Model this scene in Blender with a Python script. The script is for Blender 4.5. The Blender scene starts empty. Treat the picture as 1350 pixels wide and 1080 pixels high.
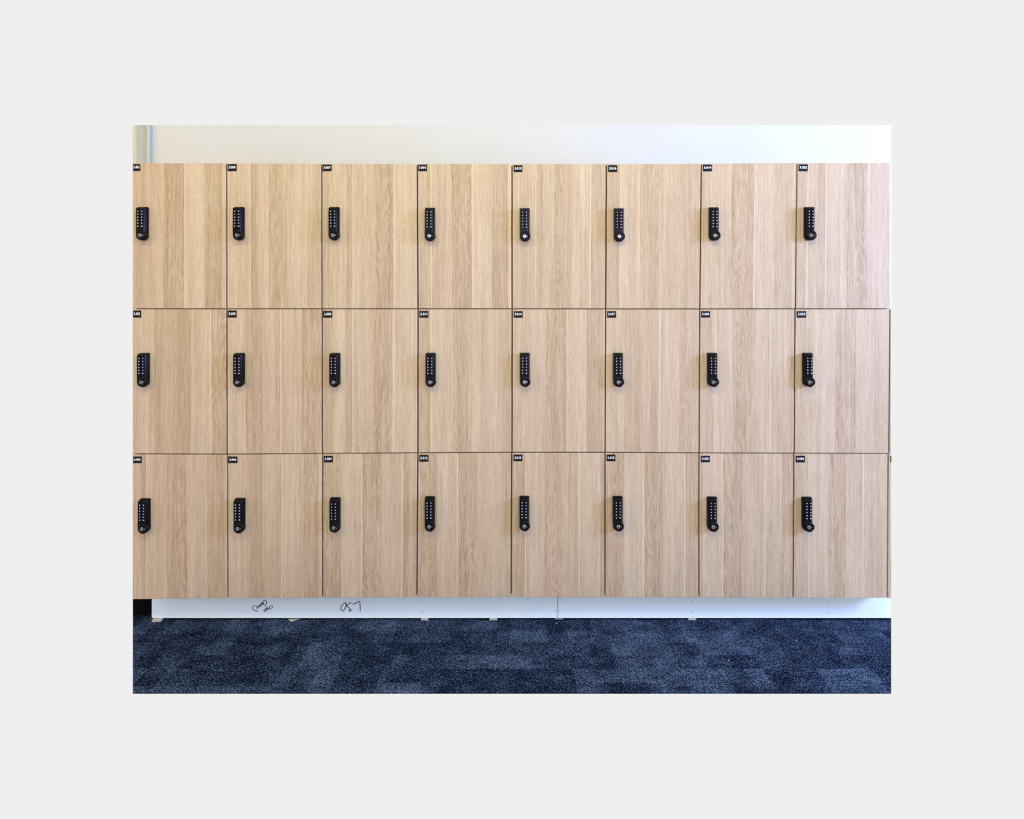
import bpy, bmesh, math, random
from mathutils import Vector
random.seed(7)
R = math.radians
scene = bpy.context.scene

# ------------------------------------------------------------------ camera
F = 780.0                     # focal length in pixels of the 1350 px frame
CX, CY = 675.0, 390.0         # where the optical axis meets the picture
D = 1.87                      # camera to the locker fronts (plane y = 0)
H = 1.0535                    # camera height
cam_d = bpy.data.cameras.new('camera')
cam = bpy.data.objects.new('camera', cam_d)
scene.collection.objects.link(cam)
scene.camera = cam
cam.location = (0, -D, H)
cam.rotation_euler = (R(90), 0, 0)
cam_d.sensor_width = 36.0
cam_d.lens = 36.0 * F / 1350.0
cam_d.shift_y = -(540.0 - CY) / 1350.0
cam_d.clip_start = 0.05

# ------------------------------------------------------------------ world, lamps, exposure
world = bpy.data.worlds.new('world')
scene.world = world
world.use_nodes = True
wb = world.node_tree.nodes['Background']
wb.inputs[0].default_value = (0.863, 0.863, 0.863, 1)
wb.inputs[1].default_value = 1.0
vs = scene.view_settings
scene.display_settings.display_device = 'sRGB'
vs.view_transform = 'Standard'
vs.look = 'None'
vs.exposure = 0.0
vs.gamma = 1.0
vs.use_curve_mapping = False

def area(name, loc, target, sx, sy, power, color, spread=180):
    l = bpy.data.lights.new(name, 'AREA')
    l.shape = 'RECTANGLE'; l.size = sx; l.size_y = sy
    l.energy = power; l.color = color; l.spread = R(spread)
    o = bpy.data.objects.new(name, l)
    o.location = loc
    o.rotation_euler = (Vector(target) - Vector(loc)).to_track_quat('-Z', 'Y').to_euler()
    scene.collection.objects.link(o)
    return o
def lit(name, loc, target, sx, sy, rgb):
    """rgb: power per channel in watts"""
    m = max(rgb)
    return area(name, loc, target, sx, sy, m, tuple(c / m for c in rgb))
# blue daylight from the window to the right, low and raking along the doors
lit('window_daylight', (3.3, -1.0, 1.5), (0.3, 0.0, 0.75), 0.7, 0.9, (100, 140, 285))
# daylight from the windows across the room, far behind the photographer
lit('far_window_daylight', (0.5, -5.0, 1.5), (0, 0, 1.0), 3.0, 1.5, (102, 106, 132))
# warm ceiling luminaires
lit('ceiling_luminaire', (-1.5, -1.7, 2.75), (-0.7, 0.0, 1.2), 1.2, 0.3, (27, 25, 10))
lit('ceiling_luminaire', (0.3, -1.6, 2.75), (0.2, 0.2, 1.3), 1.2, 0.3, (40, 38, 16))
# warm lamp light from the left
lit('warm_side_lamp', (-3.5, -1.5, 1.5), (0, 0, 1.0), 0.8, 1.0, (36, 17, 7))

# ------------------------------------------------------------------ helpers
col = scene.collection

def at(px, py, y=0.0):
    """photo pixel -> point on the vertical plane at depth y"""
    d = (D + y) / F
    return Vector(((px - CX) * d, y, H - (py - CY) * d))

def link_mesh(name, me, mat, parent=None, loc=(0, 0, 0)):
    o = bpy.data.objects.new(name, me)
    if mat is not None and not me.materials:
        me.materials.append(mat)
    col.objects.link(o)
    o.location = loc
    if parent is not None:
        o.parent = parent
    return o

def mesh_bm(name, bm, mat, parent=None, loc=(0, 0, 0), smooth=False):
    bmesh.ops.recalc_face_normals(bm, faces=bm.faces[:])
    me = bpy.data.meshes.new(name)
    bm.to_mesh(me); bm.free()
    if smooth:
        me.polygons.foreach_set('use_smooth', [True] * len(me.polygons))
        me.update()
    return link_mesh(name, me, mat, parent, loc)

def empty(name, loc):
    o = bpy.data.objects.new(name, None)
    o.empty_display_size = 0.05
    o.location = loc
    col.objects.link(o)
    return o

def tag(o, label=None, cat=None, group=None, kind=None):
    if label: o['label'] = label
    if cat: o['category'] = cat
    if group: o['group'] = group
    if kind: o['kind'] = kind
    return o

def add_box(bm, x0, x1, y0, y1, z0, z1, bevel=0.0, seg=1):
    vs_ = [bm.verts.new((x, y, z)) for x in (x0, x1) for y in (y0, y1) for z in (z0, z1)]
    idx = [(0, 1, 3, 2), (4, 6, 7, 5), (0, 4, 5, 1), (2, 3, 7, 6), (0, 2, 6, 4), (1, 5, 7, 3)]
    fs = [bm.faces.new([vs_[i] for i in f]) for f in idx]
    if bevel:
        es = list({e for f in fs for e in f.edges})
        bmesh.ops.bevel(bm, geom=es, offset=bevel, segments=seg, affect='EDGES', profile=0.6)
    return bm

def loft(bm, layers, cap_first=True, cap_last=True):
    """layers: lists of equal length of 3D points"""
    rings = [[bm.verts.new(p) for p in lay] for lay in layers]
    n = len(rings[0])
    for a, b in zip(rings, rings[1:]):
        for i in range(n):
            bm.faces.new((a[i], a[(i + 1) % n], b[(i + 1) % n], b[i]))
    if cap_first: bm.faces.new(rings[0])
    if cap_last: bm.faces.new(rings[-1])
    return rings

# ------------------------------------------------------------------ materials
def new_mat(name, base=(0.5, 0.5, 0.5), rough=0.5, spec=0.3, metal=0.0):
    m = bpy.data.materials.new(name)
    m.use_nodes = True
    b = m.node_tree.nodes['Principled BSDF']
    b.inputs['Base Color'].default_value = (*base, 1)
    b.inputs['Roughness'].default_value = rough
    b.inputs['Specular IOR Level'].default_value = spec
    b.inputs['Metallic'].default_value = metal
    return m, m.node_tree, b

def node(nt, kind, **kw):
    n = nt.nodes.new(kind)
    for k, v in kw.items():
        setattr(n, k, v)
    return n

def math_n(nt, op, a, b=None, clamp=False):
    n = node(nt, 'ShaderNodeMath', operation=op, use_clamp=clamp)
    for i, v in enumerate((a, b)):
        if v is None: continue
        if isinstance(v, (int, float)): n.inputs[i].default_value = v
        else: nt.links.new(v, n.inputs[i])
    return n.outputs[0]

def maprange(nt, v, a, b, c, d):
    n = node(nt, 'ShaderNodeMapRange')
    nt.links.new(v, n.inputs[0])
    for i, x in enumerate((a, b, c, d)):
        n.inputs[i + 1].default_value = x
    return n.outputs[0]

def mapping(nt, src, scale, loc=(0, 0, 0)):
    n = node(nt, 'ShaderNodeMapping')
    nt.links.new(src, n.inputs[0])
    n.inputs['Scale'].default_value = scale
    n.inputs['Location'].default_value = loc
    return n.outputs[0]

def noise(nt, vec, scale, detail=2.0, rough=0.5, dist=0.0):
    n = node(nt, 'ShaderNodeTexNoise')
    nt.links.new(vec, n.inputs['Vector'])
    n.inputs['Scale'].default_value = scale
    n.inputs['Detail'].default_value = detail
    n.inputs['Roughness'].default_value = rough
    n.inputs['Distortion'].default_value = dist
    return n.outputs[0]

def oak_material():
    m, nt, b = new_mat('oak_laminate', rough=0.5, spec=0.25)
    L = nt.links.new
    tc = node(nt, 'ShaderNodeTexCoord')
    att = node(nt, 'ShaderNodeAttribute', attribute_name='stave')
    sep = node(nt, 'ShaderNodeSeparateColor')
    L(att.outputs['Color'], sep.inputs[0])
    tone, cath, line = sep.outputs[0], sep.outputs[1], sep.outputs[2]
    # world position keeps every door's grain different
    geo = node(nt, 'ShaderNodeNewGeometry')
    # per-stave shift so that the figure does not run on across a joint
    comb = node(nt, 'ShaderNodeCombineXYZ')
    L(math_n(nt, 'MULTIPLY', tone, 37.0), comb.inputs[0])
    L(math_n(nt, 'MULTIPLY', cath, 11.0), comb.inputs[1])
    L(math_n(nt, 'MULTIPLY', tone, 91.0), comb.inputs[2])
    add = node(nt, 'ShaderNodeVectorMath', operation='ADD')
    L(geo.outputs['Position'], add.inputs[0]); L(comb.outputs[0], add.inputs[1])
    P = add.outputs[0]
    fine = noise(nt, mapping(nt, P, (520, 60, 14)), 1.0, 3.0, 0.65, 0.3)
    med = noise(nt, mapping(nt, P, (110, 20, 2.2)), 1.0, 3.0, 0.6, 0.4)
    broad = noise(nt, mapping(nt, P, (32, 8, 1.6)), 1.0, 2.0, 0.5)
    ticks = noise(nt, mapping(nt, P, (430, 60, 62)), 1.0, 2.0, 0.6)
    # cathedral figure: nested arches, a stretched field cut into bands
    f1 = noise(nt, mapping(nt, P, (26, 10, 3.2)), 1.0, 1.0, 0.4, 0.25)
    band = math_n(nt, 'SINE', math_n(nt, 'MULTIPLY', f1, 92.0))
    band = math_n(nt, 'MULTIPLY', band, cath)
    v = math_n(nt, 'MULTIPLY', maprange(nt, fine, 0.3, 0.7, -1, 1), 0.72)
    v = math_n(nt, 'ADD', v, math_n(nt, 'MULTIPLY', maprange(nt, med, 0.3, 0.7, -1, 1), 0.42))
    v = math_n(nt, 'ADD', v, math_n(nt, 'MULTIPLY', maprange(nt, broad, 0.3, 0.7, -1, 1), 0.25))
    v = math_n(nt, 'ADD', v, math_n(nt, 'MULTIPLY', maprange(nt, ticks, 0.3, 0.7, -1, 1), 0.30))
    v = math_n(nt, 'ADD', v, math_n(nt, 'MULTIPLY', band, 0.26))
    v = math_n(nt, 'ADD', v, math_n(nt, 'MULTIPLY', maprange(nt, tone, 0, 1, -1, 1), 0.92))
    v = math_n(nt, 'ADD', v, math_n(nt, 'MULTIPLY', line, 1.9))
    fac = maprange(nt, v, -1.6, 1.6, 0.0, 1.0)
    cr = node(nt, 'ShaderNodeValToRGB')
    L(fac, cr.inputs[0])
    e = cr.color_ramp.elements
    e[0].position = 0.0; e[0].color = (0.184, 0.116, 0.066, 1)
    e[1].position = 1.0; e[1].color = (0.410, 0.342, 0.268, 1)
    k = cr.color_ramp.elements.new(0.5); k.color = (0.298, 0.229, 0.160, 1)
    hue = noise(nt, mapping(nt, P, (30, 5, 1.1), (5, 2, 8)), 1.0, 2.0, 0.5)
    tint = node(nt, 'ShaderNodeMix', data_type='RGBA', blend_type='MULTIPLY')
    tint.inputs[0].default_value = 1.0
    tr2 = node(nt, 'ShaderNodeValToRGB'); L(hue, tr2.inputs[0])
    t2 = tr2.color_ramp.elements
    t2[0].position = 0.32; t2[0].color = (0.99, 0.995, 0.95, 1)
    t2[1].position = 0.68; t2[1].color = (1.0, 0.945, 0.975, 1)
    L(cr.outputs[0], tint.inputs[6]); L(tr2.outputs[0], tint.inputs[7])
    L(tint.outputs[2], b.inputs['Base Color'])
    bump = node(nt, 'ShaderNodeBump')
    bump.inputs['Strength'].default_value = 0.12
    bump.inputs['Distance'].default_value = 0.0006
    L(fine, bump.inputs['Height'])
    L(bump.outputs[0], b.inputs['Normal'])
    return m

def carpet_material():
    m, nt, b = new_mat('blue_carpet_tile', rough=1.0, spec=0.0)
    L = nt.links.new
    geo = node(nt, 'ShaderNodeNewGeometry')
    P = geo.outputs['Position']
    def cells(sx, sy, off):
        sn = node(nt, 'ShaderNodeVectorMath', operation='FLOOR')
        L(mapping(nt, P, (1 / sx, 1 / sy, 0), off), sn.inputs[0])
        wn = node(nt, 'ShaderNodeTexWhiteNoise', noise_dimensions='3D')
        L(sn.outputs[0], wn.inputs[0])
        return wn.outputs[0]
    # rectangles of the tile pattern in two sizes, worn together by yarn noise
    c1 = cells(0.15, 0.062, (3.3, 0.2, 2))
    c2 = cells(0.06, 0.125, (7.1, 0.6, 5))
    c3 = cells(0.5, 0.25, (1.4, 0.1, 9))
    c = math_n(nt, 'ADD', math_n(nt, 'MULTIPLY', c1, 0.42), math_n(nt, 'MULTIPLY', c2, 0.36))
    c = math_n(nt, 'ADD', c, math_n(nt, 'MULTIPLY', c3, 0.22))
    soft = noise(nt, mapping(nt, P, (16, 22, 1)), 1.0, 3.0, 0.6)
    y1 = noise(nt, mapping(nt, P, (330, 230, 1)), 1.0, 3.0, 0.75)
    y2 = noise(nt, mapping(nt, P, (120, 80, 1)), 1.0, 2.0, 0.6)
    v = math_n(nt, 'MULTIPLY', maprange(nt, c, 0.25, 0.75, -1, 1), 0.29)
    v = math_n(nt, 'ADD', v, math_n(nt, 'MULTIPLY', maprange(nt, soft, 0.3, 0.7, -1, 1), 0.30))
    v = math_n(nt, 'ADD', v, math_n(nt, 'MULTIPLY', maprange(nt, y1, 0.37, 0.63, -1, 1), 1.15))
    v = math_n(nt, 'ADD', v, math_n(nt, 'MULTIPLY', maprange(nt, y2, 0.3, 0.7, -1, 1), 0.35))
    fac = maprange(nt, v, -1.6, 1.6, 0, 1)
    cr = node(nt, 'ShaderNodeValToRGB'); L(fac, cr.inputs[0])
    e = cr.color_ramp.elements
    e[0].position = 0.05; e[0].color = (0.0004, 0.0007, 0.0030, 1)
    e[1].position = 1.0; e[1].color = (0.112, 0.160, 0.250, 1)
    k = cr.color_ramp.elements.new(0.5); k.color = (0.0042, 0.0085, 0.0205, 1)
    L(cr.outputs[0], b.inputs['Base Color'])
    bump = node(nt, 'ShaderNodeBump')
    bump.inputs['Strength'].default_value = 0.8
    bump.inputs['Distance'].default_value = 0.003
    L(y1, bump.inputs['Height']); L(bump.outputs[0], b.inputs['Normal'])
    return m

def paint_material(name, base, rough=0.6, spec=0.2, amp=0.03):
    m, nt, b = new_mat(name, base, rough, spec)
    geo = node(nt, 'ShaderNodeNewGeometry')
    n = noise(nt, geo.outputs['Position'], 6.0, 3.0)
    mix = node(nt, 'ShaderNodeMix', data_type='RGBA')
    nt.links.new(n, mix.inputs[0])
    mix.inputs[6].default_value = (*[c * (1 - amp) for c in base], 1)
    mix.inputs[7].default_value = (*[min(1, c * (1 + amp)) for c in base], 1)
    nt.links.new(mix.outputs[2], b.inputs['Base Color'])
    n2 = noise(nt, geo.outputs['Position'], 420.0, 2.0)
    bump = node(nt, 'ShaderNodeBump')
    bump.inputs['Strength'].default_value = 0.05
    bump.inputs['Distance'].default_value = 0.0005
    nt.links.new(n2, bump.inputs['Height']); nt.links.new(bump.outputs[0], b.inputs['Normal'])
    return m

OAK = oak_material()
CARPET = carpet_material()
WALL = paint_material('wall_paint', (0.364, 0.368, 0.368))
TRIM = paint_material('grey_frame_paint', (0.25, 0.26, 0.25), 0.5, 0.3)
TRIM_L = paint_material('pale_frame_paint', (0.30, 0.31, 0.30), 0.5, 0.3)
KICK = paint_material('white_board', (0.52, 0.60, 0.635), 0.45, 0.3, 0.02)
CARCASS = paint_material('brown_carcass', (0.21, 0.115, 0.065), 0.7, 0.1)
SHADE = paint_material('shade_black', (0.003, 0.003, 0.004), 0.9, 0.0)  # shade under the lockers' left end, put in as near-black
BLACK = paint_material('black_plastic', (0.0020, 0.0020, 0.0026), 0.33, 0.08)
KEYPAD = paint_material('keypad_black', (0.0015, 0.0018, 0.004), 0.35, 0.06)
PLATE = paint_material('black_plate', (0.0035, 0.0035, 0.005), 0.5, 0.08)
WHITE = paint_material('white_print', (0.50, 0.51, 0.53), 0.5, 0.2)
KEYW = paint_material('key_print', (0.27, 0.275, 0.29), 0.5, 0.2)
CHROME = new_mat('satin_chrome', (0.20, 0.205, 0.21), 0.32, 0.5, 1.0)[0]
INK = paint_material('marker_ink', (0.012, 0.022, 0.045), 0.6, 0.1)
SHIM = paint_material('raw_packer', (0.29, 0.285, 0.27), 0.8, 0.1)
SCREW = paint_material('grey_screw', (0.12, 0.17, 0.25), 0.5, 0.2)
CRUMB = paint_material('white_paper', (0.5, 0.5, 0.5), 0.8, 0.1)

# ------------------------------------------------------------------ setting
WY = 0.50                                   # wall plane behind the 0.48 m deep lockers
wl, wr = at(175, 165, WY), at(1175, 165, WY)
bm = bmesh.new(); add_box(bm, wl.x, wr.x, WY, WY + 0.10, -0.05, wl.z)
tag(mesh_bm('wall_back', bm, WALL), 'white painted wall behind and above the lockers', 'wall', kind='structure')

fy0 = H * F / (915 - CY) - D                # nearest carpet seen
fx0 = 500 * (fy0 + D) / F
fx1 = wr.x
bm = bmesh.new()
pts = [(-fx0, fy0), (fx0, fy0), (fx1, WY), (-fx1, WY)]
ut = [(-fx0, fy0 + 0.012), (fx0, fy0 + 0.012), (fx1, WY), (-fx1, WY)]     # cut edge of the carpet slopes under
loft(bm, [[(x, y, -0.006) for x, y in ut], [(x, y, 0) for x, y in pts]])
tag(mesh_bm('floor', bm, CARPET), 'dark blue patterned carpet tiles in front of the lockers', 'floor', kind='structure')

def wallbox(name, px0, px1, prot, mat, parent=None):
    """upright strip on the wall front between two photo columns, standing prot proud"""
    y = WY - prot
    a, b_ = at(px0, 0, y).x, at(px1, 0, y).x
    bm = bmesh.new(); add_box(bm, a, b_, y, WY, 0.0, at(0, 165, y).z, 0.001)
    return mesh_bm(name, bm, mat, parent)
tr = empty('trim_1', (wl.x, WY, 0))
tag(tr, 'grey upright frame on the wall at the far left', 'trim', kind='structure')
tr.location = (0, 0, 0)
wallbox('casing', 180.2, 193.0, 0.012, TRIM, tr)
wallbox('stop_bead', 193.0, 197.2, 0.018, TRIM_L, tr)
wallbox('seal', 197.2, 199.3, 0.006, TRIM, tr)

# ------------------------------------------------------------------ lockers
# gap lines between columns: x at the top and bottom of each of the three rows
GX = [
    [(174.4, 174.4), (174.4, 174.4), (174.4, 174.4)],
    [(298.5, 298.7), (298.9, 299.2), (299.8, 300.2)],
    [(424.0, 424.3), (424.7, 425.0), (425.3, 425.2)],
    [(550.0, 551.0), (551.0, 550.9), (550.8, 549.6)],
    [(675.0, 675.0), (675.2, 675.0), (674.6, 673.9)],
    [(799.4, 798.6), (798.5, 797.9), (797.6, 797.5)],
    [(924.6, 922.8), (922.7, 921.8), (921.5, 921.3)],
    [(1050.9, 1048.6), (1048.2, 1047.4), (1046.8, 1045.7)],
    [(1174.4, 1173.9), (1173.4, 1172.1), (1171.2, 1170.0)],
]
# lines between rows: y at each of the nine column lines
GY = [
    [215.0, 215.2, 215.8, 216.0, 216.1, 216.1, 215.7, 215.0, 214.8],
    [407.2, 407.3, 407.2, 407.2, 407.2, 407.4, 407.4, 407.2, 407.2],
    [598.7, 599.2, 598.2, 597.2, 596.6, 596.6, 597.3, 597.8, 598.3],
    [790.2, 789.2, 788.2, 787.5, 787.3, 787.4, 787.7, 788.2, 788.7],
]
# staves: start column in 5.1923x crops; (start, tone, figured) then the bright joints
ST = {
 (0,0): (170, [(26,-.1,0),(118,.1,0),(240,-.5,1),(382,.5,0),(520,-.4,.6),(640,.4,0)], [384], 665),
 (0,1): (170, [(672,.2,0),(835,-.4,0),(890,.3,0),(958,-.5,1),(1040,0,.3),(1110,.3,0),(1215,-.05,0)], [831,1218], 1320),
 (0,2): (420, [(25,-.1,0),(105,.3,0),(190,-.3,0),(236,.1,0),(380,-.45,1),(512,.35,0)], [236,515], 672),
 (0,3): (420, [(682,0,0),(740,-.3,0),(770,0,0),(915,-.45,1),(1052,.35,0),(1190,-.4,.4),(1300,.5,0)], [770,1052], 1322),
 (0,4): (670, [(30,-.05,0),(190,-.3,.5),(240,.2,0),(315,-.4,1),(375,-.15,0),(440,.25,0),(562,-.2,.4)], [190,564], 667),
 (0,5): (670, [(678,-.3,0),(770,.3,0),(905,-.3,1),(1030,.15,0),(1180,0,.3)], [770], 1312),
 (0,6): (920, [(25,0,0),(160,.1,0),(230,-.3,1),(388,.45,0),(525,-.15,.3),(650,.4,0)], [389], 672),
 (0,7): (920, [(683,-.2,0),(755,.1,0),(830,-.3,0),(880,.25,0),(1025,-.35,1),(1160,.3,0)], [755,880], 1318),
 (1,0): (170, [(28,.3,0),(175,-.35,0),(240,0,0),(310,-.45,0),(425,.3,.3),(562,-.3,1)], [562], 668),
 (1,1): (170, [(677,.25,0),(800,-.3,.8),(912,.2,0),(1000,-.3,0),(1038,.15,0),(1180,-.2,1)], [1038], 1318),
 (1,2): (420, [(32,-.3,.5),(105,.4,0),(185,-.3,0),(235,.1,0),(375,-.35,1),(508,.3,0)], [235,511], 675),
 (1,3): (420, [(687,-.2,0),(770,.35,0),(920,-.3,1),(1025,.2,0),(1110,-.1,0),(1155,.2,0),(1270,-.2,.6)], [771], 1318),
 (1,4): (670, [(32,.05,0),(145,.15,0),(260,-.35,1),(402,.4,0),(535,-.25,.4),(648,.3,0)], [403], 660),
 (1,5): (670, [(672,.25,0),(798,-.3,0),(905,0,0),(1035,.35,0),(1170,-.15,.6),(1290,.2,0)], [1036], 1305),
 (1,6): (920, [(17,-.05,0),(119,.3,0),(240,-.2,1),(375,.2,0),(470,0,0),(495,.15,0),(630,-.2,.5)], [119,495], 658),
 (1,7): (920, [(673,0,0),(795,.35,0),(937,-.25,1),(1085,.25,0),(1200,0,0)], [937], 1310),
 (2,0): (170, [(28,.2,0),(80,-.4,0),(122,.15,0),(262,-.4,1),(400,.25,0),(535,-.35,.5),(655,.4,0)], [122], 670),
 (2,1): (170, [(680,.2,0),(805,-.35,.3),(918,.15,0),(1000,-.3,0),(1047,.25,0),(1195,-.3,1),(1300,.4,0)], [1047], 1322),
 (2,2): (420, [(35,-.4,1),(155,.35,0),(296,-.35,1),(430,.2,0),(574,-.3,0),(620,.1,0)], [296,574], 672),
 (2,3): (420, [(685,.1,0),(700,-.4,1),(815,.3,0),(953,-.35,1),(1085,.2,0),(1235,-.1,0)], [954], 1315),
 (2,4): (670, [(28,-.3,0),(122,.2,0),(250,-.35,1),(365,-.05,0),(488,.3,0),(630,-.2,.4)], [120,488], 660),
 (2,5): (670, [(670,-.35,1),(795,.3,0),(930,-.35,1),(1062,.2,0),(1208,-.1,0)], [930,1208], 1302),
 (2,6): (920, [(12,-.3,0),(35,.35,0),(171,-.35,1),(305,.15,0),(460,0,0),(505,.2,0),(575,-.35,1)], [171,460], 652),
 (2,7): (920, [(665,-.1,0),(764,.35,0),(905,-.35,1),(1015,.2,0),(1133,.1,0)], [764,1134], 1298),
}
# number plates (x0, x1, y0, y1) in photo pixels
PL = {
 0: [(175.4,185.2,216.3,225.5),(300.4,312.1,216.4,225.8),(425.4,437.3,217.1,225.8),(551.2,563.1,217.1,225.8),(677.3,688.6,217.9,227),(801.7,813.7,217.9,227),(926.7,938.7,217.1,226),(1052.7,1064.8,216.7,225.8)],
 1: [(175.4,186.4,409.4,418.7),(300.4,312.1,409.4,418.7),(426,438.1,410,418.9),(552.9,564.8,410,418.9),(677.3,689,410.2,418.9),(800.2,812.1,410.2,418.9),(924.2,936,410.2,418.7),(1050.4,1062.7,410.2,418.9)],
 2: [(175.5,187,601.9,610.6),(301.2,313.1,601.9,610.6),(426.9,438.9,601,609.6),(552.9,564.8,599.8,608.7),(676.9,688.5,599.4,608.1),(799.6,811.4,599.4,608.1),(924,935.8,600.8,609.4),(1049.2,1061,600.8,609.6)],
}
# keypads: centre column of the keys, first row of keys
KX = {0: [184.2,312.0,438.5,565.6,691.5,816.5,942.7,1069.5],
      1: [185.6,312.4,439.4,566.6,691.5,815.4,940.6,1067.4],
      2: [186.7,313.0,439.6,565.5,690.9,815.0,940.3,1066.4]}
KY = {0: [278.5,278.4,278.5,279.4,279.9,280.1,278.9,278.5],
      1: [472.6,472.6,472.6,472.5,472.3,472.5,472.4,472.4],
      2: [666.3,665.8,664.8,663.4,662.9,663.1,663.8,664.0]}

HG = 0.85        # half a gap in pixels
TH = 0.018       # door thickness

def door_mesh(name, quad, staves, joints):
    """quad: four photo-plane points TL TR BR BL; staves (u, tone, figure); joints list of u.
    A board whose front is laid out in staves, each carrying its own tone."""
    TL, TR, BR, BL = quad
    def P(u, v, y):
        a = TL.lerp(TR, u); b_ = BL.lerp(BR, u)
        p = a.lerp(b_, v); return Vector((p.x, y, p.z))
    w = (TR - TL).length; h = (TL - BL).length
    e = 0.0009
    eu, ev = e / w, e / h
    cuts = {eu: None, 1 - eu: None}
    for s in staves:
        if eu < s[0] < 1 - eu: cuts[s[0]] = None
    jw = 0.0011 / w
    for j in joints:
        cuts[j - jw] = None; cuts[j + jw] = None
    us = sorted(u for u in cuts if eu <= u <= 1 - eu)
    bm = bmesh.new()
    lay = bm.loops.layers.float_color.new('stave')
    def style(u):
        t = staves[0]
        for s in staves:
            if u >= s[0]: t = s
        ln = 1.0 if any(abs(u - j) < jw * 0.99 for j in joints) else 0.0
        return (0.5 + 0.5 * t[1], t[2], ln, 1)
    outer_u = [0.0] + us[1:-1] + [1.0]
    top_o = [bm.verts.new(P(u, 0, e)) for u in outer_u]
    top_i = [bm.verts.new(P(u, ev, 0)) for u in us]
    bot_i = [bm.verts.new(P(u, 1 - ev, 0)) for u in us]
    bot_o = [bm.verts.new(P(u, 1, e)) for u in outer_u]
    top_b = [bm.verts.new(P(u, 0, TH)) for u in outer_u]
    bot_b = [bm.verts.new(P(u, 1, TH)) for u in outer_u]
    for i in range(len(us) - 1):
        st = style((us[i] + us[i + 1]) / 2)
        fs = []
        for a, b_ in ((top_b, top_o), (top_o, top_i), (top_i, bot_i), (bot_i, bot_o), (bot_o, bot_b), (bot_b, top_b)):
            fs.append(bm.faces.new((a[i], a[i + 1], b_[i + 1], b_[i])))
        for f in fs:
            for l in f.loops: l[lay] = st
    n = len(us) - 1
    for k in (0, n):
        st = style(us[k])
        for vs_ in ((top_o[k], top_i[k], bot_i[k], bot_o[k]), (top_b[k], top_o[k], bot_o[k], bot_b[k])):
            f = bm.faces.new(vs_)
            for l in f.loops: l[lay] = st
    bmesh.ops.recalc_face_normals(bm, faces=bm.faces[:])
    me = bpy.data.meshes.new(name)
    bm.to_mesh(me); bm.free()
    return me

def carcass_bm(TL, TR, BR, BL, y0=0.0195, y1=0.48, t=0.016):
    """open box following the outline of its door"""
    def ring(d, y):
        return [(TL.x + d, y, TL.z - d), (TR.x - d, y, TR.z - d), (BR.x - d, y, BR.z + d), (BL.x + d, y, BL.z + d)]
    bm = bmesh.new()
    loft(bm, [ring(0, y1), ring(0, y0), ring(t, y0), ring(t, y1 - 0.008)])
    return bm

# ---- lock, modelled once about the first key row's centre line (front at y = -0.020)
LW = 0.0310 / 2         # half width
LTOP, LBOT = 0.0155, -0.0905   # relative to the first row of keys
KOFF = -0.0012          # keys sit a little left of the casing's middle
CZ = -0.0750            # centre of the round foot

def lock_outline(inset, chamfer, topcut, n=14):
    """outline of the casing; chamfer pulls in the right flank above the foot, topcut the top edge"""
    r = LW - inset
    top = LTOP - topcut
    p = []
    rc = 0.0028
    xl, xr = -r, r - chamfer
    for i in range(5):   # top left corner
        a = R(180 - 90 * i / 4); p.append((xl + rc + rc * math.cos(a), top - rc + rc * math.sin(a)))
    for i in range(5):   # top right corner
        a = R(90 - 90 * i / 4); p.append((xr - rc + rc * math.cos(a), top - rc + rc * math.sin(a)))
    p.append((xr, CZ + 0.020)); p.append((xr, CZ + 0.0165))
    for i in range(n + 1):   # round foot
        a = R(-180 * i / n); rr = r - (chamfer if i < 3 else chamfer * max(0, 1 - (i - 2) / 3))
        p.append((rr * math.cos(a) if i else xr, CZ + r * math.sin(a)))
    return p

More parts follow.
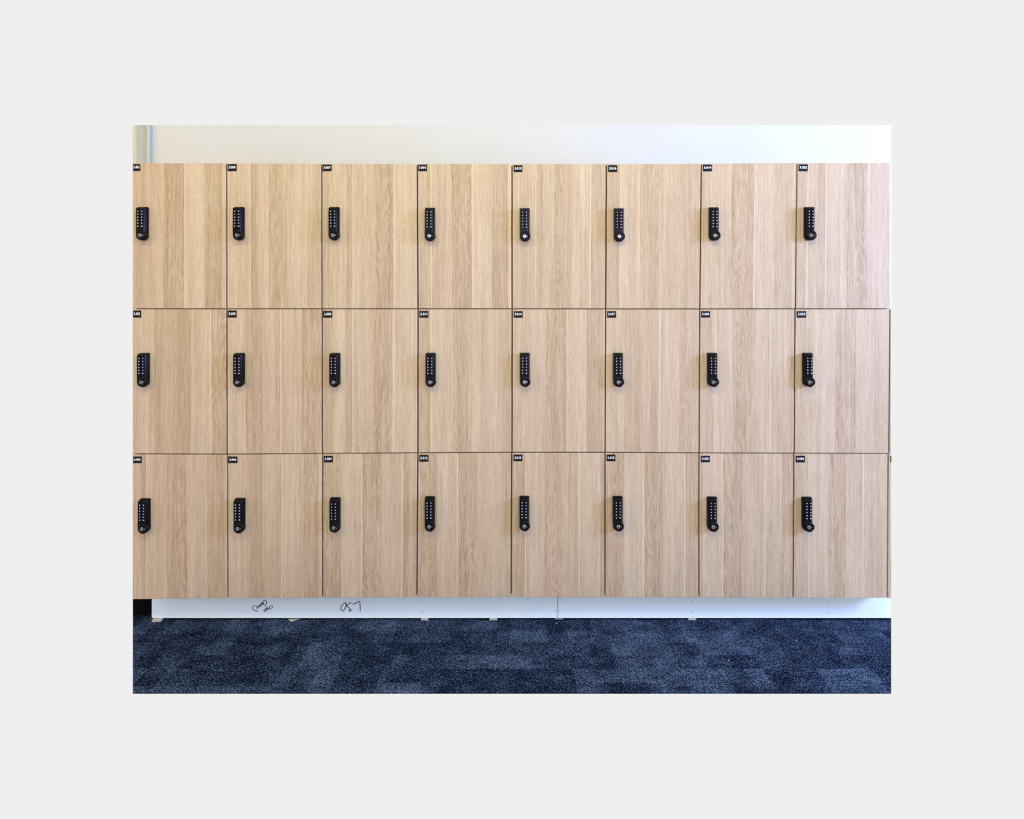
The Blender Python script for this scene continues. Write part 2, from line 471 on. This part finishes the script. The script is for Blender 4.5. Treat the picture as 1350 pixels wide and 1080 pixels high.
def make_lock_meshes():
    bm = bmesh.new()
    lays = []
    for y, ins, ch, tc in ((0.0, 0, 0, 0), (-0.006, 0, 0.0, 0), (-0.0085, 0, 0.0005, 0.0006), (-0.0165, 0.0005, 0.0050, 0.0042), (-0.0185, 0.0011, 0.0058, 0.0052), (-0.0192, 0.0022, 0.0068, 0.0064)):
        lays.append([(x - KOFF, y, z) for x, z in lock_outline(ins, ch, tc)])
    loft(bm, lays)
    bmesh.ops.recalc_face_normals(bm, faces=bm.faces[:])
    case = bpy.data.meshes.new('keypad_lock'); bm.to_mesh(case); bm.free()
    case.polygons.foreach_set('use_smooth', [len(p.vertices) == 4 for p in case.polygons])
    case.materials.append(BLACK)
    # keypad inlay
    bm = bmesh.new(); add_box(bm, -0.0096, 0.0096, -0.0198, -0.0185, -0.0530, 0.0058, 0.0006, 2)
    bmesh.ops.recalc_face_normals(bm, faces=bm.faces[:])
    pad = bpy.data.meshes.new('keypad'); bm.to_mesh(pad); bm.free(); pad.materials.append(KEYPAD)
    # turning knob: a round cup with its lower right cut flat
    bm = bmesh.new()
    def ring(r, y, k=0.0):
        o = []
        for i in range(40):
            a = 2 * math.pi * i / 40
            x, z = r * math.cos(a), r * math.sin(a)
            s = (x - z) / math.sqrt(2)
            lim = r * 0.93
            if s > lim:
                x -= (s - lim) / math.sqrt(2); z += (s - lim) / math.sqrt(2)
            o.append((x - KOFF + 0.0019, y, CZ + z))
        return o
    rings = [ring(0.0150, -0.004), ring(0.0158, -0.006), ring(0.0158, -0.0165), ring(0.0151, -0.0192),
             ring(0.0130, -0.0202), ring(0.0080, -0.0204), ring(0.0074, -0.0196)]
    loft(bm, rings)
    bmesh.ops.recalc_face_normals(bm, faces=bm.faces[:])
    knob = bpy.data.meshes.new('knob'); bm.to_mesh(knob); bm.free(); knob.materials.append(BLACK)
    knob.polygons.foreach_set('use_smooth', [len(p.vertices) == 4 for p in knob.polygons])
    # chrome key cylinder with its slot
    bm = bmesh.new()
    def disc(r, y, n=24): return [(0.0003 + r * math.cos(2 * math.pi * i / n), y, CZ + r * math.sin(2 * math.pi * i / n)) for i in range(n)]
    loft(bm, [disc(0.0056, -0.0190), disc(0.0056, -0.0206), disc(0.0050, -0.0211), disc(0.0030, -0.0211), disc(0.0026, -0.0206)])
    bmesh.ops.recalc_face_normals(bm, faces=bm.faces[:])
    cyl = bpy.data.meshes.new('key_cylinder'); bm.to_mesh(cyl); bm.free(); cyl.materials.append(CHROME)
    bm = bmesh.new(); add_box(bm, -0.0002, 0.0008, -0.0212, -0.0207, CZ - 0.0022, CZ + 0.0022)
    slot = bpy.data.meshes.new('key_slot'); bm.to_mesh(slot); bm.free(); slot.materials.append(KEYPAD)
    # white pointer beside the cylinder
    bm = bmesh.new(); add_box(bm, 0.0086, 0.0096, -0.0207, -0.0203, CZ - 0.0015, CZ + 0.0015)
    ptr = bpy.data.meshes.new('pointer_mark'); bm.to_mesh(ptr); bm.free(); ptr.materials.append(KEYW)
    # status light between the keys
    bm = bmesh.new(); add_box(bm, -0.0005, 0.0005, -0.0201, -0.0197, -0.0265, -0.0225)
    led = bpy.data.meshes.new('status_light'); bm.to_mesh(led); bm.free(); led.materials.append(KEYPAD)
    # a key: rounded button face
    def key(w, h):
        bm = bmesh.new(); add_box(bm, -w, w, -0.0206, -0.0196, -h, h, 0.0004, 2)
        bmesh.ops.recalc_face_normals(bm, faces=bm.faces[:])
        me = bpy.data.meshes.new('button'); bm.to_mesh(me); bm.free(); me.materials.append(KEYW); return me
    return case, pad, knob, cyl, slot, ptr, led, key(0.00150, 0.00150), key(0.0022, 0.0014)
CASE, PAD, KNOB, CYL, SLOT, PTR, LED, KEY, KEYWIDE = make_lock_meshes()

def build_lock(parent, base):
    """base: where the centre line meets the door at the first key row"""
    lock = link_mesh('keypad_lock', CASE, None, parent, base)
    lock['label'] = 'black keypad lock with a turning knob at its foot'
    link_mesh('keypad', PAD, None, lock)
    kn = link_mesh('knob', KNOB, None, lock)
    c = link_mesh('key_cylinder', CYL, None, lock); c['label'] = 'chrome key cylinder'
    link_mesh('key_slot', SLOT, None, lock)
    link_mesh('pointer_mark', PTR, None, lock)
    link_mesh('status_light', LED, None, lock)
    for r_ in range(6):
        for s in (-1, 1):
            me = KEYWIDE if (r_ == 5 and s == 1) else KEY
            link_mesh('button', me, None, lock, (s * 0.0060, 0, -0.0094 * r_))
    return lock

def text_mesh(body, width, height):
    cu = bpy.data.curves.new('number_text', 'FONT')
    cu.body = body; cu.size = 1.0; cu.align_x = 'CENTER'; cu.align_y = 'CENTER'
    cu.offset = 0.022; cu.extrude = 0.0; cu.resolution_u = 3; cu.space_character = 1.04
    tmp = bpy.data.objects.new('tmp', cu); col.objects.link(tmp)
    dg = bpy.context.evaluated_depsgraph_get()
    me = bpy.data.meshes.new_from_object(tmp.evaluated_get(dg))
    bpy.data.objects.remove(tmp); bpy.data.curves.remove(cu)
    xs = [v.co.x for v in me.vertices]; ys = [v.co.y for v in me.vertices]
    sx = width / (max(xs) - min(xs)); sy = height / (max(ys) - min(ys))
    cx, cy = (max(xs) + min(xs)) / 2, (max(ys) + min(ys)) / 2
    for v in me.vertices:
        v.co = ((v.co.x - cx) * sx, 0, (v.co.y - cy) * sy)
    me.materials.clear()
    return me

NUMW = ['first', 'second', 'third', 'fourth', 'fifth', 'sixth', 'seventh', 'eighth']
ROWW = ['top', 'middle', 'bottom']
def locker(row, c):
    xt0, xb0 = GX[c][row]; xt1, xb1 = GX[c + 1][row]
    y00, y01 = GY[row][c], GY[row][c + 1]
    y10, y11 = GY[row + 1][c], GY[row + 1][c + 1]
    gt = 0.0 if row == 0 else HG * 0.75
    gb = 0.0 if row == 2 else HG * 0.75
    gl = 0.6 if c == 0 else HG
    TL = at(xt0 + gl, y00 + gt); TR = at(xt1 - HG, y01 + gt)
    BR = at(xb1 - HG, y11 - gb); BL = at(xb0 + gl, y10 - gb)
    cx = (TL.x + TR.x + BL.x + BR.x) / 4
    z0 = (BL.z + BR.z) / 2
    num = '3.%03d' % (c * 3 + row + 1)
    t = empty('locker', (cx, 0, z0))
    where = ['leftmost', 'second from the left', 'third from the left', 'fourth from the left', 'fifth from the left', 'sixth from the left', 'seventh from the left', 'last full one on the right'][c]
    tag(t, 'oak locker plated %s, %s, in the %s row' % (num, where, ROWW[row]), 'locker', 'oak lockers in the bank')
    org = Vector((cx, 0, z0))
    base, sts, joints, end = ST[(row, c)]
    start = sts[0][0]
    f = lambda x: (x - start) / (end - start)
    me = door_mesh('door', [p - org for p in (TL, TR, BR, BL)],
                   [(f(s[0]), s[1], s[2]) for s in sts], [f(j) for j in joints])
    link_mesh('door', me, OAK, t)
    # carcass behind, its edges showing brown in the gaps
    m = 0.00005
    q = [at(xt0, y00) - org + Vector((m, 0, -m if row else -0.001)), at(xt1, y01) - org + Vector((-m, 0, -m if row else -0.001)),
         at(xb1, y11) - org + Vector((-m, 0, m if row < 2 else 0.001)), at(xb0, y10) - org + Vector((m, 0, m if row < 2 else 0.001))]
    mesh_bm('carcass', carcass_bm(*q), CARCASS, t)
    # number plate
    px0, px1, py0, py1 = PL[row][c]
    a = at(px0, py0); b_ = at(px1, py1)
    pc = (a + b_) / 2
    w, h = b_.x - a.x, a.z - b_.z
    bm = bmesh.new(); add_box(bm, -w / 2, w / 2, -0.0011, 0, -h / 2, h / 2, 0.0004, 2)
    pl = mesh_bm('number_plate', bm, PLATE, t, (pc.x - cx, 0.0, pc.z - z0))
    pl['label'] = 'black number plate reading %s' % num
    tm = text_mesh(num, w * 0.76, h * 0.36)
    link_mesh('number_text', tm, WHITE, pl, (0, -0.00125, h * 0.04))
    # lock
    kp = at(KX[row][c], KY[row][c], -0.020)
    build_lock(t, (kp.x - cx, 0.0, kp.z - z0))
    return t
for row in range(3):
    for c in range(8):
        locker(row, c)

# slivers of the next column at the right end
for row, (xt, xb, y0, y1) in {1: (1174.2, 1172.9, 407.7, 597.9), 2: (1171.9, 1170.7, 598.9, 788.8)}.items():
    TL, TR, BR, BL = at(xt, y0), at(1175, y0), at(1175, y1), at(xb, y1)
    org = Vector((TR.x, 0, BL.z))
    t = empty('locker', org)
    tag(t, 'narrow edge of the next oak locker at the right end, %s row' % ROWW[row], 'locker', 'oak lockers in the bank')
    link_mesh('door', door_mesh('door', [p - org for p in (TL, TR, BR, BL)], [(0, -.1, 0), (0.4, .1, 0)], []), OAK, t)
    (gxt, gxb), m = GX[8][row], Vector((0.0003, 0, 0))
    e0, e1 = GY[row][8], GY[row + 1][8]
    q = [at(gxt, e0) + m, at(1175, e0), at(1175, e1), at(gxb, e1) + m]
    q = [p - org + Vector((0, 0, (-0.0001 if k < 2 else 0.0001))) for k, p in enumerate(q)]
    mesh_bm('carcass', carcass_bm(*q, t=0.0005), CARCASS, t)
    if row == 2:
        a, b_ = at(1173.9, 601.2), at(1175, 609.5)
        bm = bmesh.new(); add_box(bm, a.x - org.x, b_.x - org.x, -0.0011, 0, b_.z - org.z, a.z - org.z)
        mesh_bm('number_plate', bm, PLATE, t)

# ------------------------------------------------------------------ plinth
KYD = 0.05               # kickboard set back from the doors
zt = at(0, 788.0).z - 0.0035
def kick(px0, px1, label):
    a, b_ = at(px0, 815, KYD), at(px1, 815, KYD)
    t = empty('kickboard', ((a.x + b_.x) / 2, KYD, 0.0074))
    bm = bmesh.new(); add_box(bm, a.x, b_.x, KYD, KYD + 0.018, 0.0074, 0.0965, 0.0007, 2)
    bmesh.ops.translate(bm, vec=-Vector(t.location), verts=bm.verts[:])
    mesh_bm('board', bm, KICK, t)
    tag(t, label, 'kickboard', 'white kickboards under the lockers')
    return t
kl = kick(200.0, 734.9, 'long white kickboard with upside-down handwriting, left of the joint')
kr = kick(735.6, 1175, 'white kickboard without handwriting, right of the joint')
def screw(par, px, py, r=0.0018):
    p = at(px, py, KYD)
    bm = bmesh.new()
    n = 12
    def c(rr, y): return [(rr * math.cos(2 * math.pi * i / n), y, rr * math.sin(2 * math.pi * i / n)) for i in range(n)]
    loft(bm, [c(r, 0), c(r, -0.0004), c(r * 0.6, -0.0006)])
    mesh_bm('screw_head', bm, SCREW, par, p - Vector(par.location))
for px, py in ((378.6, 790.8), (556.5, 792.0), (557.0, 807.2), (732.6, 805.6)): screw(kl, px, py)
for px, py in ((738.0, 805.2), (738.4, 791.6), (912.8, 791.8), (913.2, 806.2), (1090.2, 794.2), (1090.3, 808.0)): screw(kr, px, py)

def ribbon(bm, pts, w, y=-0.0004):
    """marker stroke: flat ribbon along a smoothed polyline (points in metres)"""
    P = [Vector(p) for p in pts]
    for _ in range(2):
        Q = [P[0]]
        for a, b_ in zip(P, P[1:]):
            Q += [a.lerp(b_, .25), a.lerp(b_, .75)]
        Q.append(P[-1]); P = Q
    Lf, Rt = [], []
    for i, p in enumerate(P):
        d = (P[min(i + 1, len(P) - 1)] - P[max(i - 1, 0)])
        d = d.normalized() if d.length > 1e-9 else Vector((1, 0))
        n = Vector((-d.y, d.x)) * w / 2
        Lf.append(bm.verts.new((p.x + n.x, y, p.y + n.y))); Rt.append(bm.verts.new((p.x - n.x, y, p.y - n.y)))
    for i in range(len(P) - 1):
        bm.faces.new((Lf[i], Lf[i + 1], Rt[i + 1], Rt[i]))

def writing(par, bx, strokes, w, label):
    bm = bmesh.new()
    o = Vector(par.location)
    for s in strokes:
        pts = []
        for u, v in s:
            p = at(bx + u / 22.5, 784 + v / 22.5, KYD) - o
            pts.append((p.x, p.z))
        ribbon(bm, pts, w)
    for f in bm.faces:
        f.normal_update()
        if f.normal.y > 0: f.normal_flip()
    me = bpy.data.meshes.new('handwriting'); bm.to_mesh(me); bm.free()
    h = link_mesh('handwriting', me, INK, par)
    h['label'] = label
def loop(cx, cy, rx, ry, rot=0.0):
    out = []
    for i in range(11):
        a = 2 * math.pi * i / 10
        x, y = rx * math.cos(a), ry * math.sin(a)
        out.append((cx + x * math.cos(rot) - y * math.sin(rot), cy + x * math.sin(rot) + y * math.cos(rot)))
    return out
writing(kl, 440, [
    [(555, 285), (620, 268), (700, 230), (775, 190), (785, 300), (790, 490)],
    [(515, 265), (500, 232), (460, 255), (420, 300), (385, 340), (430, 380), (495, 425), (460, 450), (465, 505), (505, 490), (535, 440)],
    [(345, 232), (290, 270), (225, 350), (203, 420), (235, 470), (290, 485), (335, 430), (355, 350), (378, 300), (345, 232)],
    [(345, 232), (372, 290), (395, 345)],
], 0.0028, 'upside-down marker writing L30')
writing(kl, 320, [
    [(375, 328), (310, 340), (275, 390), (315, 455), (380, 485), (465, 492)],
    [(575, 240), (620, 190), (655, 160), (695, 190), (712, 240), (695, 300), (645, 350)],
    loop(445, 375, 36, 30, -0.6), loop(500, 335, 34, 24, -0.6), loop(548, 305, 34, 24, -0.6), loop(590, 268, 34, 26, -0.6),
    [(560, 235), (640, 290)],
    loop(665, 468, 40, 34, -0.6), loop(725, 425, 38, 28, -0.6), [(700, 370), (735, 440)],
    [(795, 335), (800, 400), (800, 435), (850, 415)],
    [(862, 308), (875, 350), (890, 405)],
], 0.0024, 'upside-down scribbled digits in marker')

# black panel added for the deep shade under the open left end
a = at(175.0, 811, 0.085); b_ = at(199.0, 811, 0.085)
bm = bmesh.new(); add_box(bm, a.x, b_.x + 0.03, 0.085, 0.10, 0.0, 0.0965)
tag(mesh_bm('shade_panel', bm, SHADE), 'black panel standing in for the shade left of the white kickboard', 'shade panel')

# packers under the kickboards
SH = [(200.2, 211.5, 820.4, 0), (555.0, 564.6, 818.3, 0), (645.4, 655.4, 818.3, 0), (731.5, 742.5, 816.9, 1), (907.4, 917.8, 818.0, 0)]
SHL = ['pale packer under the left end of the white kickboard', 'pale packer under the kickboard, below locker 3.012',
       'pale packer under the kickboard, just left of locker 3.015', 'thin pale packer right under the kickboard joint',
       'pale packer under the kickboard, below locker 3.018']
def floor_y(py): return H * F / (py - CY) - D
for (x0, x1, y1, thin), lab in zip(SH, SHL):
    yf = floor_y(y1)
    a, b_ = at(x0, 0, yf), at(x1, 0, yf)
    bm = bmesh.new()
    hgt = 0.0036 if thin else 0.0070
    add_box(bm, -(b_.x - a.x) / 2, (b_.x - a.x) / 2, 0, KYD + 0.03 - yf, 0, hgt, 0.0006, 2)
    o = mesh_bm('packer', bm, SHIM, None, ((a.x + b_.x) / 2, yf, 0.0003))
    tag(o, lab, 'packer', 'packers under the kickboards')
# the tilted sliver of a packer below the scribble
p = at(382.5, 817.5, floor_y(818.0))
bm = bmesh.new(); add_box(bm, -0.0125, 0.0125, -0.002, 0.05, 0, 0.0018, 0.0004)
o = mesh_bm('packer', bm, SHIM, None, (p.x, floor_y(818.4), 0.0004)); o.rotation_euler = (0, R(-5), R(-50))
tag(o, 'tilted thin packer poking out below locker 3.006', 'packer', 'packers under the kickboards')

# crumbs on the carpet
for (px, py, s), lab in zip([(342.3, 823.6, 3.0), (733.6, 822.6, 3.6), (1027.6, 832.0, 2.6), (1049.5, 845.0, 2.6), (960.5, 871.3, 2.6)],
        ['white crumb on the carpet near the left packers', 'white crumb on the carpet below the kickboard joint',
         'white crumb on the carpet below locker 3.021', 'white crumb on the carpet below locker 3.024',
         'white crumb on the carpet farthest from the lockers']):
    y = floor_y(py)
    p = at(px, py, y)
    bm = bmesh.new(); bmesh.ops.create_icosphere(bm, subdivisions=1, radius=s / 2000)
    for v in bm.verts: v.co *= random.uniform(.7, 1.25); v.co.z *= 0.7
    tag(mesh_bm('paper_crumb', bm, CRUMB, None, (p.x, y, s / 2800)), lab, 'crumb', 'crumbs on the carpet')
